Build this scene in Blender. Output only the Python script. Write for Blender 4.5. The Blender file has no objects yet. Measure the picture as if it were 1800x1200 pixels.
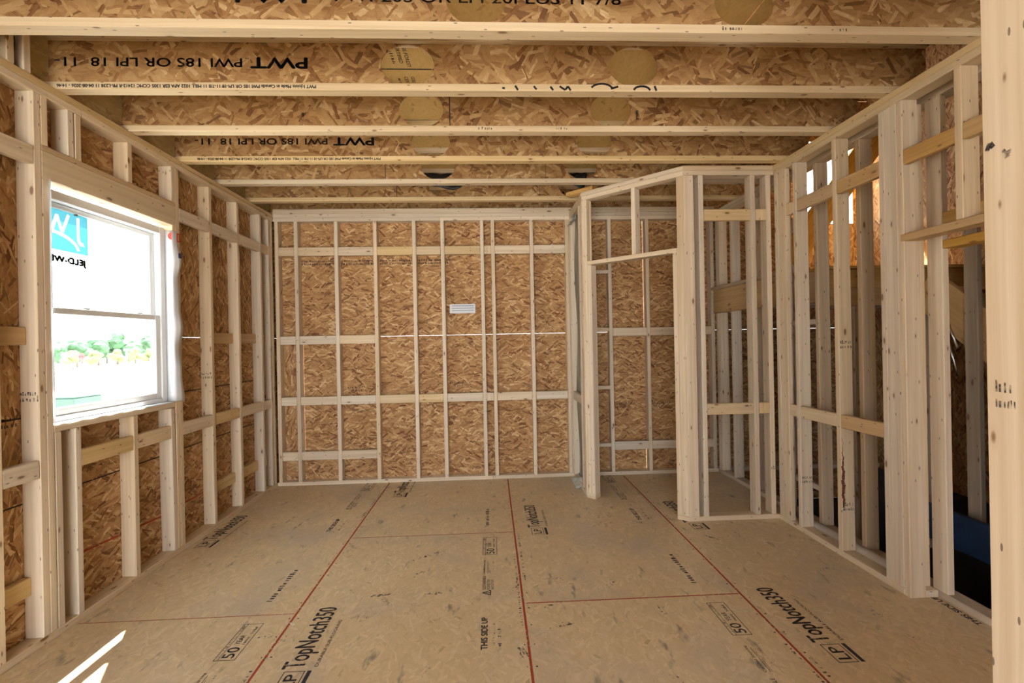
import bpy, bmesh, math, random
from mathutils import Vector, Matrix
random.seed(7)
S = bpy.context.scene
COL = S.collection

# ------------------------------------------------------------------ camera
CAM_H = 1.4398
F_PX, YAW, PITCH, ROLL = 824.0, 0.0461, -0.0012, -0.0197
def cam_axes():
    cy, sy, cp, sp = math.cos(YAW), math.sin(YAW), math.cos(PITCH), math.sin(PITCH)
    fwd = Vector((sy*cp, cy*cp, sp)); right = Vector((cy, -sy, 0)); up = right.cross(fwd)
    c, s = math.cos(ROLL), math.sin(ROLL)
    return c*right + s*up, c*up - s*right, fwd
_r, _u, _f = cam_axes()
cd = bpy.data.cameras.new('camera'); cam = bpy.data.objects.new('camera', cd); COL.objects.link(cam)
cd.sensor_width = 36.0; cd.lens = F_PX/1800*36; cd.clip_start = 0.02; cd.clip_end = 600
cam.matrix_world = Matrix(((_r.x, _u.x, -_f.x, 0), (_r.y, _u.y, -_f.y, 0), (_r.z, _u.z, -_f.z, CAM_H), (0, 0, 0, 1)))
S.camera = cam

# ------------------------------------------------------------------ light
W = bpy.data.worlds.new('sky'); S.world = W; W.use_nodes = True
bg = W.node_tree.nodes['Background']
bg.inputs[0].default_value = (0.93, 0.96, 1.0, 1); bg.inputs[1].default_value = 5.0
sd = bpy.data.lights.new('sun', 'SUN'); sd.energy = 26.0; sd.angle = 0.0093; sd.color = (1, 0.95, 0.86)
sun = bpy.data.objects.new('sun', sd); COL.objects.link(sun)
SUN_DIR = Vector((0.2406, -0.4722, -0.848))
sun.rotation_euler = SUN_DIR.to_track_quat('-Z', 'Y').to_euler(); sun.location = (-8, 12, 15)
S.view_settings.view_transform = 'Standard'; S.view_settings.look = 'None'
S.view_settings.gamma = 1.0; S.view_settings.use_curve_mapping = False
S.view_settings.exposure = 1.08
S.cycles.max_bounces = 6; S.cycles.diffuse_bounces = 4; S.cycles.glossy_bounces = 2; S.cycles.transparent_max_bounces = 8

# ------------------------------------------------------------------ materials
def nt(name):
    m = bpy.data.materials.new(name); m.use_nodes = True
    return m, m.node_tree, m.node_tree.nodes['Principled BSDF']
def lk(t, a, b): t.links.new(a, b)
def ramp(t, stops, fac=None, interp='LINEAR'):
    n = t.nodes.new('ShaderNodeValToRGB'); n.color_ramp.interpolation = interp
    e = n.color_ramp.elements
    while len(e) < len(stops): e.new(0.5)
    for i, (p, c) in enumerate(stops): e[i].position = p; e[i].color = (*c, 1)
    if fac is not None: lk(t, fac, n.inputs[0])
    return n
def math_n(t, op, a, b=None, c=None, clamp=False):
    n = t.nodes.new('ShaderNodeMath'); n.operation = op; n.use_clamp = clamp
    for i, v in enumerate((a, b, c)):
        if v is None: continue
        if isinstance(v, (int, float)): n.inputs[i].default_value = v
        else: lk(t, v, n.inputs[i])
    return n.outputs[0]
def mixc(t, fac, a, b, mode='MIX'):
    n = t.nodes.new('ShaderNodeMix'); n.data_type = 'RGBA'; n.blend_type = mode
    for k, v in (('Factor', fac), ('A', a), ('B', b)):
        s = [i for i in n.inputs if i.name == k and i.type == ('VALUE' if k == 'Factor' else 'RGBA')][0]
        if isinstance(v, (int, float)): s.default_value = v
        elif isinstance(v, tuple): s.default_value = (*v, 1)
        else: lk(t, v, s)
    return [o for o in n.outputs if o.type == 'RGBA'][0]
def mixv(t, fac, a, b):
    n = t.nodes.new('ShaderNodeMix'); n.data_type = 'FLOAT'
    for i, v in ((0, fac), (2, a), (3, b)):
        if isinstance(v, (int, float)): n.inputs[i].default_value = v
        else: lk(t, v, n.inputs[i])
    return n.outputs[0]
def uvo(t):
    """UV in metres, shifted per object so no two boards share their grain"""
    uv = t.nodes.new('ShaderNodeTexCoord').outputs['UV']
    oi = t.nodes.new('ShaderNodeObjectInfo').outputs['Random']
    off = t.nodes.new('ShaderNodeCombineXYZ')
    lk(t, math_n(t, 'MULTIPLY', oi, 61.7), off.inputs[0]); lk(t, math_n(t, 'MULTIPLY', oi, 23.3), off.inputs[1])
    ad = t.nodes.new('ShaderNodeVectorMath'); ad.operation = 'ADD'
    lk(t, uv, ad.inputs[0]); lk(t, off.outputs[0], ad.inputs[1])
    return ad.outputs[0], oi
def mapping(t, v, rot=0, sc=(1, 1, 1), loc=(0, 0, 0)):
    n = t.nodes.new('ShaderNodeMapping'); lk(t, v, n.inputs[0])
    n.inputs['Rotation'].default_value = (0, 0, rot); n.inputs['Scale'].default_value = sc; n.inputs['Location'].default_value = loc
    return n.outputs[0]
def noise(t, v, scale, detail=3, rough=0.55, dist=0, out='Fac'):
    n = t.nodes.new('ShaderNodeTexNoise'); n.noise_dimensions = '2D'
    lk(t, v, n.inputs['Vector']); n.inputs['Scale'].default_value = scale; n.inputs['Detail'].default_value = detail
    n.inputs['Roughness'].default_value = rough; n.inputs['Distortion'].default_value = dist
    return n.outputs[out]
def voro(t, v, scale=1.0, feat='F1', rnd=1.0):
    n = t.nodes.new('ShaderNodeTexVoronoi'); n.voronoi_dimensions = '2D'; n.feature = feat
    lk(t, v, n.inputs['Vector']); n.inputs['Scale'].default_value = scale; n.inputs['Randomness'].default_value = rnd
    return n

def vmath(t, op, a, b=None, scale=None):
    n = t.nodes.new('ShaderNodeVectorMath'); n.operation = op; lk(t, a, n.inputs[0])
    if b is not None:
        if isinstance(b, tuple): n.inputs[1].default_value = b
        else: lk(t, b, n.inputs[1])
    if scale is not None: n.inputs['Scale'].default_value = scale
    return n.outputs[0]
def mixvec(t, fac, a, b):
    n = t.nodes.new('ShaderNodeMix'); n.data_type = 'VECTOR'
    lk(t, fac, n.inputs[0]); lk(t, a, n.inputs[4]); lk(t, b, n.inputs[5])
    return n.outputs[1]
def osb(name, stops, size=9.0, half_l=.80, half_w=.125, spread=0.9, layers=6, dirt=0.0, rough=0.75, bump=0.25, gain=1.0, spec=0.25, dark=0.93, grain=0.5):
    """pressed strands: each layer scatters one turned wood strand per cell over the ones below"""
    m, t, b = nt(name)
    v, oi = uvo(t)
    nz = t.nodes.new('ShaderNodeTexNoise'); nz.noise_dimensions = '2D'; lk(t, v, nz.inputs['Vector']); nz.inputs['Scale'].default_value = 45; nz.inputs['Detail'].default_value = 3
    wv = vmath(t, 'ADD', v, vmath(t, 'SCALE', nz.outputs['Color'], scale=0.007))
    tone = None; vec = vmath(t, 'MULTIPLY', wv, (6, 40, 1)); acc = None; hi = None
    for i in range(layers):
        S_ = size*(0.72 + .13*i)
        mv = mapping(t, wv, 0.7*i, (S_, S_, 1), (i*3.17, i*7.73, 0))
        vo = voro(t, mv)
        sp = t.nodes.new('ShaderNodeSeparateColor'); lk(t, vo.outputs['Color'], sp.inputs[0])
        loc = vmath(t, 'SUBTRACT', mv, vo.outputs['Position'])
        ro = t.nodes.new('ShaderNodeVectorRotate'); ro.rotation_type = 'Z_AXIS'; lk(t, loc, ro.inputs['Vector'])
        # the grid of this layer is turned by 0.7*i, so turn the strand back to the panel's long axis
        lk(t, math_n(t, 'ADD', math_n(t, 'MULTIPLY', math_n(t, 'SUBTRACT', sp.outputs[0], 0.5), 2*spread), -0.7*i), ro.inputs['Angle'])
        sx_ = t.nodes.new('ShaderNodeSeparateXYZ'); lk(t, ro.outputs[0], sx_.inputs[0])
        mx_ = math_n(t, 'LESS_THAN', math_n(t, 'ABSOLUTE', sx_.outputs[0]), math_n(t, 'MULTIPLY', math_n(t, 'ADD', sp.outputs[1], 0.5), half_l))
        my_ = math_n(t, 'LESS_THAN', math_n(t, 'ABSOLUTE', sx_.outputs[1]), math_n(t, 'MULTIPLY', math_n(t, 'ADD', sp.outputs[2], 0.4), half_w))
        msk = math_n(t, 'MULTIPLY', mx_, my_)
        r = math_n(t, 'FRACT', math_n(t, 'ADD', math_n(t, 'MULTIPLY', sp.outputs[0], 7.31), math_n(t, 'MULTIPLY', sp.outputs[1], 3.7)))
        tone = mixv(t, msk, 0.42 if tone is None else tone, r)
        vec = mixvec(t, msk, vec, vmath(t, 'MULTIPLY', ro.outputs[0], (1.2, 14, 1)))
    g = noise(t, vec, 1.6, 3, 0.65)
    raw = tone
    tone = math_n(t, 'ADD', math_n(t, 'MULTIPLY', math_n(t, 'SUBTRACT', tone, 0.5), gain), 0.5)
    tone = math_n(t, 'ADD', tone, math_n(t, 'MULTIPLY', math_n(t, 'SUBTRACT', g, 0.5), grain))
    big = noise(t, v, 1.7, 3)
    tone = math_n(t, 'ADD', tone, math_n(t, 'MULTIPLY', math_n(t, 'SUBTRACT', big, 0.5), 0.25))
    c = ramp(t, stops, tone).outputs[0]
    c = mixc(t, math_n(t, 'MULTIPLY', math_n(t, 'GREATER_THAN', math_n(t, 'FRACT', math_n(t, 'MULTIPLY', raw, 13.7)), dark), 0.75), c, stops[0][1])
    if dirt:
        d = noise(t, v, 1.6, 5, 0.62)
        dm = math_n(t, 'MULTIPLY', math_n(t, 'SUBTRACT', d, 0.50, clamp=True), 4.0*dirt, clamp=True)
        c = mixc(t, dm, c, (0.46, 0.41, 0.345))
        s = noise(t, mapping(t, v, 0.5, (1, 2.4, 1)), 4.5, 3, 0.6)
        sm = math_n(t, 'MULTIPLY', math_n(t, 'SUBTRACT', s, 0.655, clamp=True), 7, clamp=True)
        c = mixc(t, math_n(t, 'MULTIPLY', sm, 0.75), c, (0.13, 0.115, 0.10))
        w = noise(t, mapping(t, v, -0.3, (1, 1.5, 1), (5, 9, 0)), 5.0, 4, 0.7)
        wm = math_n(t, 'MULTIPLY', math_n(t, 'SUBTRACT', w, 0.64, clamp=True), 5, clamp=True)
        c = mixc(t, math_n(t, 'MULTIPLY', wm, 0.45), c, (0.78, 0.71, 0.60))
    lk(t, c, b.inputs['Base Color']); b.inputs['Roughness'].default_value = rough
    b.inputs['Specular IOR Level'].default_value = spec
    bp = t.nodes.new('ShaderNodeBump'); bp.inputs['Strength'].default_value = bump; bp.inputs['Distance'].default_value = 0.003
    lk(t, noise(t, mapping(t, v, 0.2, (14, 70, 1)), 1.0, 2), bp.inputs['Height']); lk(t, bp.outputs[0], b.inputs['Normal'])
    return m

def pine(name, c0, c1, knot=(0.20, 0.10, 0.045), rough=0.6, var=0.16):
    m, t, b = nt(name)
    v, oi = uvo(t)
    wob = noise(t, mapping(t, v, 0, (1.2, 5, 1)), 1.0, 2, out='Color')
    sc = t.nodes.new('ShaderNodeVectorMath'); sc.operation = 'MULTIPLY'; lk(t, wob, sc.inputs[0]); sc.inputs[1].default_value = (0, 0.02, 0)
    ad = t.nodes.new('ShaderNodeVectorMath'); ad.operation = 'ADD'; lk(t, v, ad.inputs[0]); lk(t, sc.outputs[0], ad.inputs[1]); wv = ad.outputs[0]
    g1 = noise(t, mapping(t, wv, 0, (0.9, 45, 1)), 1.0, 3, 0.6)
    g2 = noise(t, mapping(t, wv, 0, (0.5, 11, 1)), 1.0, 2)
    fac = math_n(t, 'ADD', math_n(t, 'MULTIPLY', g1, 0.55), math_n(t, 'MULTIPLY', g2, 0.45))
    c = ramp(t, [(0.30, c0), (0.70, c1)], fac).outputs[0]
    kv = voro(t, mapping(t, wv, 0, (4.2, 11, 1)))
    sp = t.nodes.new('ShaderNodeSeparateColor'); lk(t, kv.outputs['Color'], sp.inputs[0])
    rad = math_n(t, 'MULTIPLY', math_n(t, 'SUBTRACT', sp.outputs[0], 0.45, clamp=True), 0.21)
    km = math_n(t, 'MULTIPLY', math_n(t, 'SUBTRACT', rad, kv.outputs['Distance'], clamp=True), 22, clamp=True)
    hal = math_n(t, 'MULTIPLY', math_n(t, 'SUBTRACT', math_n(t, 'MULTIPLY', rad, 2.2), kv.outputs['Distance'], clamp=True), 5, clamp=True)
    c = mixc(t, math_n(t, 'MULTIPLY', hal, 0.35), c, (c0[0]*.72, c0[1]*.6, c0[2]*.5))
    c = mixc(t, math_n(t, 'MULTIPLY', km, 0.85), c, knot)
    dots = voro(t, mapping(t, v, 0, (9, 30, 1), (3, 1, 0)))
    sp2 = t.nodes.new('ShaderNodeSeparateColor'); lk(t, dots.outputs['Color'], sp2.inputs[0])
    dm = math_n(t, 'MULTIPLY', math_n(t, 'LESS_THAN', dots.outputs['Distance'], 0.075), math_n(t, 'GREATER_THAN', sp2.outputs[0], 0.80))
    c = mixc(t, math_n(t, 'MULTIPLY', dm, 0.75), c, (0.10, 0.065, 0.04))
    hv = t.nodes.new('ShaderNodeHueSaturation'); lk(t, c, hv.inputs['Color'])
    lk(t, math_n(t, 'ADD', math_n(t, 'MULTIPLY', oi, var), 1 - var*.6), hv.inputs['Value'])
    r2 = math_n(t, 'FRACT', math_n(t, 'MULTIPLY', oi, 17.31))
    lk(t, math_n(t, 'ADD', math_n(t, 'MULTIPLY', r2, 0.45), 0.75), hv.inputs['Saturation'])
    lk(t, hv.outputs[0], b.inputs['Base Color']); b.inputs['Roughness'].default_value = rough
    b.inputs['Specular IOR Level'].default_value = 0.3
    bp = t.nodes.new('ShaderNodeBump'); bp.inputs['Strength'].default_value = 0.12; bp.inputs['Distance'].default_value = 0.002
    lk(t, g1, bp.inputs['Height']); lk(t, bp.outputs[0], b.inputs['Normal'])
    return m

def plain(name, col, rough=0.5, metal=0.0, spec=0.5, nscale=0, namt=0.0):
    m, t, b = nt(name)
    b.inputs['Base Color'].default_value = (*col, 1); b.inputs['Roughness'].default_value = rough
    b.inputs['Metallic'].default_value = metal; b.inputs['Specular IOR Level'].default_value = spec
    if nscale:
        tc = t.nodes.new('ShaderNodeTexCoord').outputs['Object']
        n = t.nodes.new('ShaderNodeTexNoise'); lk(t, tc, n.inputs['Vector']); n.inputs['Scale'].default_value = nscale; n.inputs['Detail'].default_value = 4
        hi = tuple(min(1, x*(1+namt)) for x in col); lo = tuple(x*(1-namt) for x in col)
        lk(t, ramp(t, [(0.3, lo), (0.7, hi)], n.outputs['Fac']).outputs[0], b.inputs['Base Color'])
    return m
def ink(name, col, wear=0.55):
    """printed ink, worn through in patches"""
    m, t, b = nt(name)
    b.inputs['Base Color'].default_value = (*col, 1); b.inputs['Roughness'].default_value = 0.8
    tc = t.nodes.new('ShaderNodeTexCoord').outputs['Object']
    n = t.nodes.new('ShaderNodeTexNoise'); lk(t, tc, n.inputs['Vector']); n.inputs['Scale'].default_value = 55; n.inputs['Detail'].default_value = 3
    n2 = t.nodes.new('ShaderNodeTexNoise'); lk(t, tc, n2.inputs['Vector']); n2.inputs['Scale'].default_value = 8
    a = math_n(t, 'ADD', math_n(t, 'MULTIPLY', n.outputs['Fac'], 0.6), math_n(t, 'MULTIPLY', n2.outputs['Fac'], 0.4))
    al = math_n(t, 'MULTIPLY', math_n(t, 'SUBTRACT', wear, a), 8, clamp=True)
    lk(t, math_n(t, 'MULTIPLY', al, 0.92), b.inputs['Alpha'])
    return m

M = {}
M['osb_wall'] = osb('osb_wall_sheathing', [(0.0, (0.15, 0.055, 0.022)), (0.25, (0.33, 0.165, 0.068)), (0.5, (0.47, 0.27, 0.118)), (0.75, (0.57, 0.365, 0.18)), (1.0, (0.74, 0.54, 0.31))], 11.5, half_w=.10, gain=0.82, spec=0.3, grain=.7)
M['osb_web'] = osb('osb_joist_web', [(0.0, (0.14, 0.055, 0.02)), (0.25, (0.33, 0.172, 0.066)), (0.5, (0.455, 0.275, 0.118)), (0.78, (0.56, 0.37, 0.175)), (1.0, (0.80, 0.62, 0.37))], 9.0, half_w=.12, spread=1.3, gain=0.72, dark=.94, grain=.6)
M['osb_floor'] = osb('osb_subfloor', [(0.0, (0.47, 0.345, 0.185)), (0.3, (0.61, 0.47, 0.27)), (0.6, (0.70, 0.555, 0.345)), (1.0, (0.86, 0.73, 0.51))], 16, layers=5, gain=0.4, dirt=0.6, rough=0.40, bump=0.05, spec=0.4, dark=.99, grain=.4, spread=1.2)
M['osb_deck'] = osb('osb_upper_deck', [(0.0, (0.42, 0.24, 0.07)), (0.5, (0.62, 0.41, 0.15)), (1.0, (0.72, 0.51, 0.22))], 14, layers=4, gain=0.25, dark=.97)
M['osb_rim'] = osb('osb_rim_board', [(0.0, (0.34, 0.24, 0.11)), (0.5, (0.48, 0.36, 0.18)), (1.0, (0.60, 0.47, 0.26))], 10, layers=5, gain=0.5, dark=.97)
M['pine'] = pine('pine_stud', (0.61, 0.475, 0.315), (0.81, 0.69, 0.525))
M['pine_yellow'] = pine('pine_yellow', (0.60, 0.44, 0.235), (0.78, 0.62, 0.39))
M['pine_orange'] = pine('pine_orange', (0.50, 0.30, 0.11), (0.66, 0.44, 0.19))
M['pine_grey'] = pine('pine_weathered', (0.42, 0.33, 0.23), (0.58, 0.48, 0.36))
M['ink'] = ink('black_ink', (0.03, 0.03, 0.04), 0.70)
M['ink_faint'] = ink('faded_ink', (0.06, 0.055, 0.06), 0.545)
M['red_chalk'] = ink('red_chalk', (0.42, 0.055, 0.022), 0.64)
M['scuff'] = ink('grey_scuff', (0.12, 0.11, 0.10), 0.50)
M['line_black'] = ink('black_line', (0.02, 0.018, 0.018), 0.68)
M['dark_chalk'] = ink('dark_chalk', (0.03, 0.025, 0.025), 0.56)
M['vinyl'] = plain('white_vinyl', (0.80, 0.82, 0.84), 0.35)
M['wrap'] = plain('house_wrap', (0.92, 0.93, 0.95), 0.55, nscale=9, namt=0.06)
M['red_print'] = plain('red_print', (0.55, 0.05, 0.04), 0.6)
M['blue_print'] = plain('blue_print', (0.03, 0.035, 0.11), 0.6)
M['teal'] = plain('teal_film', (0.05, 0.22, 0.28), 0.5)
M['white_film'] = plain('white_film', (0.85, 0.87, 0.88), 0.5)
M['grey_line'] = plain('grey_print', (0.10, 0.13, 0.15), 0.6)
M['vent'] = plain('vent_plastic', (0.78, 0.80, 0.84), 0.4)
M['vent_dark'] = plain('vent_slot', (0.32, 0.33, 0.38), 0.6)
M['black'] = plain('black_plastic', (0.012, 0.012, 0.014), 0.35)
M['plastic'] = plain('green_grey_sheeting', (0.20, 0.21, 0.15), 0.3, nscale=14, namt=0.3)
M['plastic_pale'] = plain('pale_green_plastic', (0.55, 0.62, 0.58), 0.3, nscale=14, namt=0.2)
M['metal'] = plain('bare_metal', (0.75, 0.78, 0.82), 0.25, 1.0)
M['tube'] = plain('grey_tube', (0.48, 0.43, 0.37), 0.45, nscale=20, namt=0.08)
M['blue_tarp'] = plain('blue_sheet', (0.014, 0.035, 0.085), 0.5, nscale=6, namt=0.3)
M['ground'] = plain('pale_ground', (0.52, 0.50, 0.47), 0.9, nscale=0.3, namt=0.12)
M['leaf'] = plain('tree_leaves', (0.045, 0.115, 0.05), 0.7, nscale=0.9, namt=0.5)
M['leaf2'] = plain('young_tree_leaves', (0.14, 0.18, 0.06), 0.7, nscale=0.9, namt=0.4)
M['bark'] = plain('bark', (0.20, 0.15, 0.11), 0.9, nscale=5, namt=0.3)
M['box_green'] = plain('green_paint', (0.022, 0.062, 0.045), 0.45, nscale=2, namt=0.15)
M['sign_red'] = plain('sign_red', (0.55, 0.03, 0.03), 0.4)
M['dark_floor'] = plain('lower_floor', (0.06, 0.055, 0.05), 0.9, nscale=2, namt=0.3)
mg, tg, bg_ = nt('window_glass')
tr = tg.nodes.new('ShaderNodeBsdfTransparent'); tr.inputs[0].default_value = (0.96, 0.985, 0.98, 1)
gl = tg.nodes.new('ShaderNodeBsdfGlossy'); gl.inputs['Roughness'].default_value = 0.02
mx = tg.nodes.new('ShaderNodeMixShader'); mx.inputs[0].default_value = 0.05
lk(tg, tr.outputs[0], mx.inputs[1]); lk(tg, gl.outputs[0], mx.inputs[2])
lk(tg, mx.outputs[0], tg.nodes['Material Output'].inputs[0]); M['glass'] = mg
# stickers and house wrap let the daylight behind them through
for k, tint in (('teal', (0.035, 0.15, 0.19)), ('white_film', (0.34, 0.36, 0.38)), ('wrap', (0.85, 0.88, 0.92))):
    t = M[k].node_tree; b = t.nodes['Principled BSDF']
    tl = t.nodes.new('ShaderNodeBsdfTranslucent'); tl.inputs[0].default_value = (*tint, 1)
    mx = t.nodes.new('ShaderNodeMixShader'); mx.inputs[0].default_value = 0.5
    lk(t, b.outputs[0], mx.inputs[1]); lk(t, tl.outputs[0], mx.inputs[2]); lk(t, mx.outputs[0], t.nodes['Material Output'].inputs[0])

# ------------------------------------------------------------------ builders
def link(o, parent=None):
    COL.objects.link(o)
    if parent is not None: o.parent = parent
    return o
def structure(name, loc=(0, 0, 0), label=None):
    o = bpy.data.objects.new(name, None); o.empty_display_size = 0.2; o.location = loc; COL.objects.link(o)
    o['kind'] = 'structure'
    if label: o['label'] = label
    return o
def thing(name, label, cat, loc=(0, 0, 0), group=None):
    o = bpy.data.objects.new(name, None); o.empty_display_size = 0.2; o.location = loc; COL.objects.link(o)
    o['label'] = label; o['category'] = cat
    if group: o['group'] = group
    return o
_WORLD = {}
def world_of(o): return _WORLD.get(o.name, Vector(o.location))

def put(name, me, mat, parent, world=(0, 0, 0), label=None):
    """link a mesh whose origin sits at world; its parent keeps unit scale and no turn"""
    o = bpy.data.objects.new(name, me)
    if mat is not None and not me.materials: me.materials.append(M[mat] if isinstance(mat, str) else mat)
    COL.objects.link(o); world = Vector(world)
    if parent is not None:
        o.parent = parent; o.location = world - world_of(parent)
    else: o.location = world
    _WORLD[o.name] = world
    if label: o['label'] = label
    return o
def box_mesh(dx, dy, dz, bev=0.0035, name='board'):
    bm = bmesh.new(); bmesh.ops.create_cube(bm, size=1.0)
    bmesh.ops.scale(bm, vec=(dx, dy, dz), verts=bm.verts)
    bev = min(bev, 0.3*min(dx, dy, dz))
    if bev > 0: bmesh.ops.bevel(bm, geom=bm.edges[:], offset=bev, segments=1, affect='EDGES', profile=0.5)
    uvl = bm.loops.layers.uv.new('grain'); d = (dx, dy, dz); la = d.index(max(d))
    for f in bm.faces:
        n = [abs(x) for x in f.normal]; na = n.index(max(n))
        ax = [a for a in range(3) if a != na]
        if la in ax: a, b = la, [x for x in ax if x != la][0]
        else: a, b = ax
        for l in f.loops: l[uvl].uv = (l.vert.co[a], l.vert.co[b] + 0.31*na)
    me = bpy.data.meshes.new(name); bm.to_mesh(me); bm.free()
    return me
def box(name, p0, p1, mat, parent=None, bev=0.0035, label=None, tilt=None):
    """a board spanning two world corners"""
    lo = [min(a, b) for a, b in zip(p0, p1)]; hi = [max(a, b) for a, b in zip(p0, p1)]
    me = box_mesh(*(h - l for l, h in zip(lo, hi)), bev=bev, name=name)
    o = put(name, me, mat, parent, [(l + h)/2 for l, h in zip(lo, hi)], label)
    if tilt: o.rotation_euler = tilt
    return o
def beam(name, a, b, w, t, mat, parent=None, label=None, up=(0, 0, 1), bev=0.0025):
    """a board from a to b, w across (towards up), t thick"""
    a, b = Vector(a), Vector(b); d = b - a; L = d.length; x = d.normalized(); y = Vector(up).cross(x).normalized(); z = x.cross(y)
    me = box_mesh(L, t, w, bev=bev, name=name)
    o = put(name, me, mat, parent, (a + b)/2, label)
    o.rotation_mode = 'QUATERNION'; o.rotation_quaternion = Matrix((x, y, z)).transposed().to_quaternion()
    return o
def mesh(name, verts, faces, mat, parent=None, world=(0, 0, 0), label=None, smooth=False):
    me = bpy.data.meshes.new(name); w = Vector(world)
    me.from_pydata([tuple(Vector(v) - w) for v in verts], [], faces); me.update()
    if smooth:
        for p in me.polygons: p.use_smooth = True
    return put(name, me, mat, parent, world, label)
def tube(name, pts, r, mat, parent=None, seg=10, label=None):
    pts = [Vector(p) for p in pts]; o = pts[0]; V, Fc = [], []
    for i, p in enumerate(pts):
        d = (pts[min(i+1, len(pts)-1)] - pts[max(i-1, 0)]).normalized()
        a = d.orthogonal().normalized() if abs(d.z) > .9 else Vector((0, 0, 1)).cross(d).normalized(); b = d.cross(a)
        for k in range(seg):
            q = 2*math.pi*k/seg; V.append(p + r*(math.cos(q)*a + math.sin(q)*b))
    for i in range(len(pts)-1):
        for k in range(seg):
            Fc.append((i*seg+k, i*seg+(k+1) % seg, (i+1)*seg+(k+1) % seg, (i+1)*seg+k))
    Fc.append(tuple(range(seg-1, -1, -1))); Fc.append(tuple((len(pts)-1)*seg+k for k in range(seg)))
    return mesh(name, V, Fc, mat, parent, o, label, True)

def text_geo(s):
    cu = bpy.data.curves.new('lettering', 'FONT'); cu.body = s; cu.size = 1.0; cu.resolution_u = 3
    ob = bpy.data.objects.new('lettering', cu)
    me = bpy.data.meshes.new_from_object(ob)
    v = [(p.co.x, p.co.y) for p in me.vertices]; f = [tuple(p.vertices) for p in me.polygons]
    bpy.data.objects.remove(ob); bpy.data.curves.remove(cu); bpy.data.meshes.remove(me)
    return v, f
_tc = {}
def T(s, x0, y0, x1, y1, b=.016):
    """lettering scaled into a box of the flat layout"""
    if s not in _tc: _tc[s] = text_geo(s)
    v, f = _tc[s]
    ax, bx_ = min(p[0] for p in v), max(p[0] for p in v); ay, by = min(p[1] for p in v), max(p[1] for p in v)
    w, h_ = b*(y1-y0), .8*b*(y1-y0); V, Fc = [], []           # struck three times, a hair apart, for bold strokes
    for dx, dy in ((-w, 0), (w, 0), (0, -h_), (0, h_)):
        k = len(V); V += [(x0+w+dx+(p[0]-ax)/(bx_-ax)*(x1-x0-2*w), y0+h_+dy+(p[1]-ay)/(by-ay)*(y1-y0-2*h_)) for p in v]
        Fc += [tuple(i+k for i in q) for q in f]
    return V, Fc
def Rc(x0, y0, x1, y1): return [(x0, y0), (x1, y0), (x1, y1), (x0, y1)], [(0, 1, 2, 3)]
def frame_rc(x0, y0, x1, y1, w):
    return [Rc(x0, y0, x1, y0+w), Rc(x0, y1-w, x1, y1), Rc(x0, y0+w, x0+w, y1-w), Rc(x1-w, y0+w, x1, y1-w)]
def scribble(x0, y0, x1, y1, n, rnd):
    """a row of unreadable small print: uneven strokes"""
    out = []; x = x0
    while x < x1:
        w = (x1-x0)/n*rnd.uniform(.35, .8); h = (y1-y0)*rnd.uniform(.6, 1)
        out.append(Rc(x, y0, min(x+w, x1), y0+h)); x += (x1-x0)/n*rnd.choice((1, 1, 1, 1.6))
    return out
def stroke(pts, w):
    V, Fc = [], []
    for i in range(len(pts)-1):
        (x0, y0), (x1, y1) = pts[i], pts[i+1]; L = math.hypot(x1-x0, y1-y0) or 1; nx, ny = -(y1-y0)/L*w/2, (x1-x0)/L*w/2
        k = len(V); V += [(x0+nx, y0+ny), (x0-nx, y0-ny), (x1-nx, y1-ny), (x1+nx, y1+ny)]; Fc.append((k, k+1, k+2, k+3))
    return V, Fc
def decal_mesh(items):
    V, Fc = [], []
    for v, f in items:
        k = len(V); V += [(x, y, 0) for x, y in v]; Fc += [tuple(i+k for i in q) for q in f]
    me = bpy.data.meshes.new('print'); me.from_pydata(V, [], Fc); me.update()
    return me
def decal(name, items, mat, parent, origin, xdir, ydir, label=None):
    me = items if isinstance(items, bpy.types.Mesh) else decal_mesh(items)
    o = put(name, me, mat, parent, origin, label)
    x, y = Vector(xdir).normalized(), Vector(ydir).normalized(); z = x.cross(y)
    o.rotation_mode = 'QUATERNION'; o.rotation_quaternion = Matrix((x, y, z)).transposed().to_quaternion()
    if z.length < .5: raise ValueError(name)
    return o

T2 = 0.038; W4 = 0.089
XL, XS = -2.20, -2.289         # left wall face of studs / inner face of sheathing
XR, XB = 2.25, 2.41            # right wall, and the second wall behind it
D = 4.90; DS = 4.989           # back wall face of studs / sheathing
H = 2.781                      # top of plates = underside of joists
YR = -2.6                      # rear of the room behind the camera

# ------------------------------------------------------------------ floor
floor = structure('floor')
rnd = random.Random(3)
def sfi(x0):
    it = [T('SUSTAINABLE', x0+.08, -1.012, x0+.235, -.992), T('FORESTRY', x0+.08, -1.038, x0+.20, -1.018), T('INITIATIVE', x0+.08, -1.06, x0+.19, -1.043),
          T('Certified Sourcing', x0+.27, -1.010, x0+.445, -.992), stroke([(x0+.02, -1.04), (x0+.07, -1.04), (x0+.045, -.992), (x0+.02, -1.04)], .006),
          stroke([(x0+.045, -1.04), (x0+.045, -1.00)], .005), Rc(x0+.27, -1.022, x0+.43, -1.019), Rc(x0+.27, -1.030, x0+.40, -1.0275)]
    return it
def lockup(x):
    return frame_rc(x, -.222, x+.125, -.130, .004) + [T('LP', x+.02, -.205, x+.105, -.147), T('TopNotch350', x+.14, -.236, x+.625, -.108),
            T('DURABLE SUB-FLOORING', x+.15, -.266, x+.50, -.250), Rc(x, -.250, x+.125, -.232)]
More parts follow.
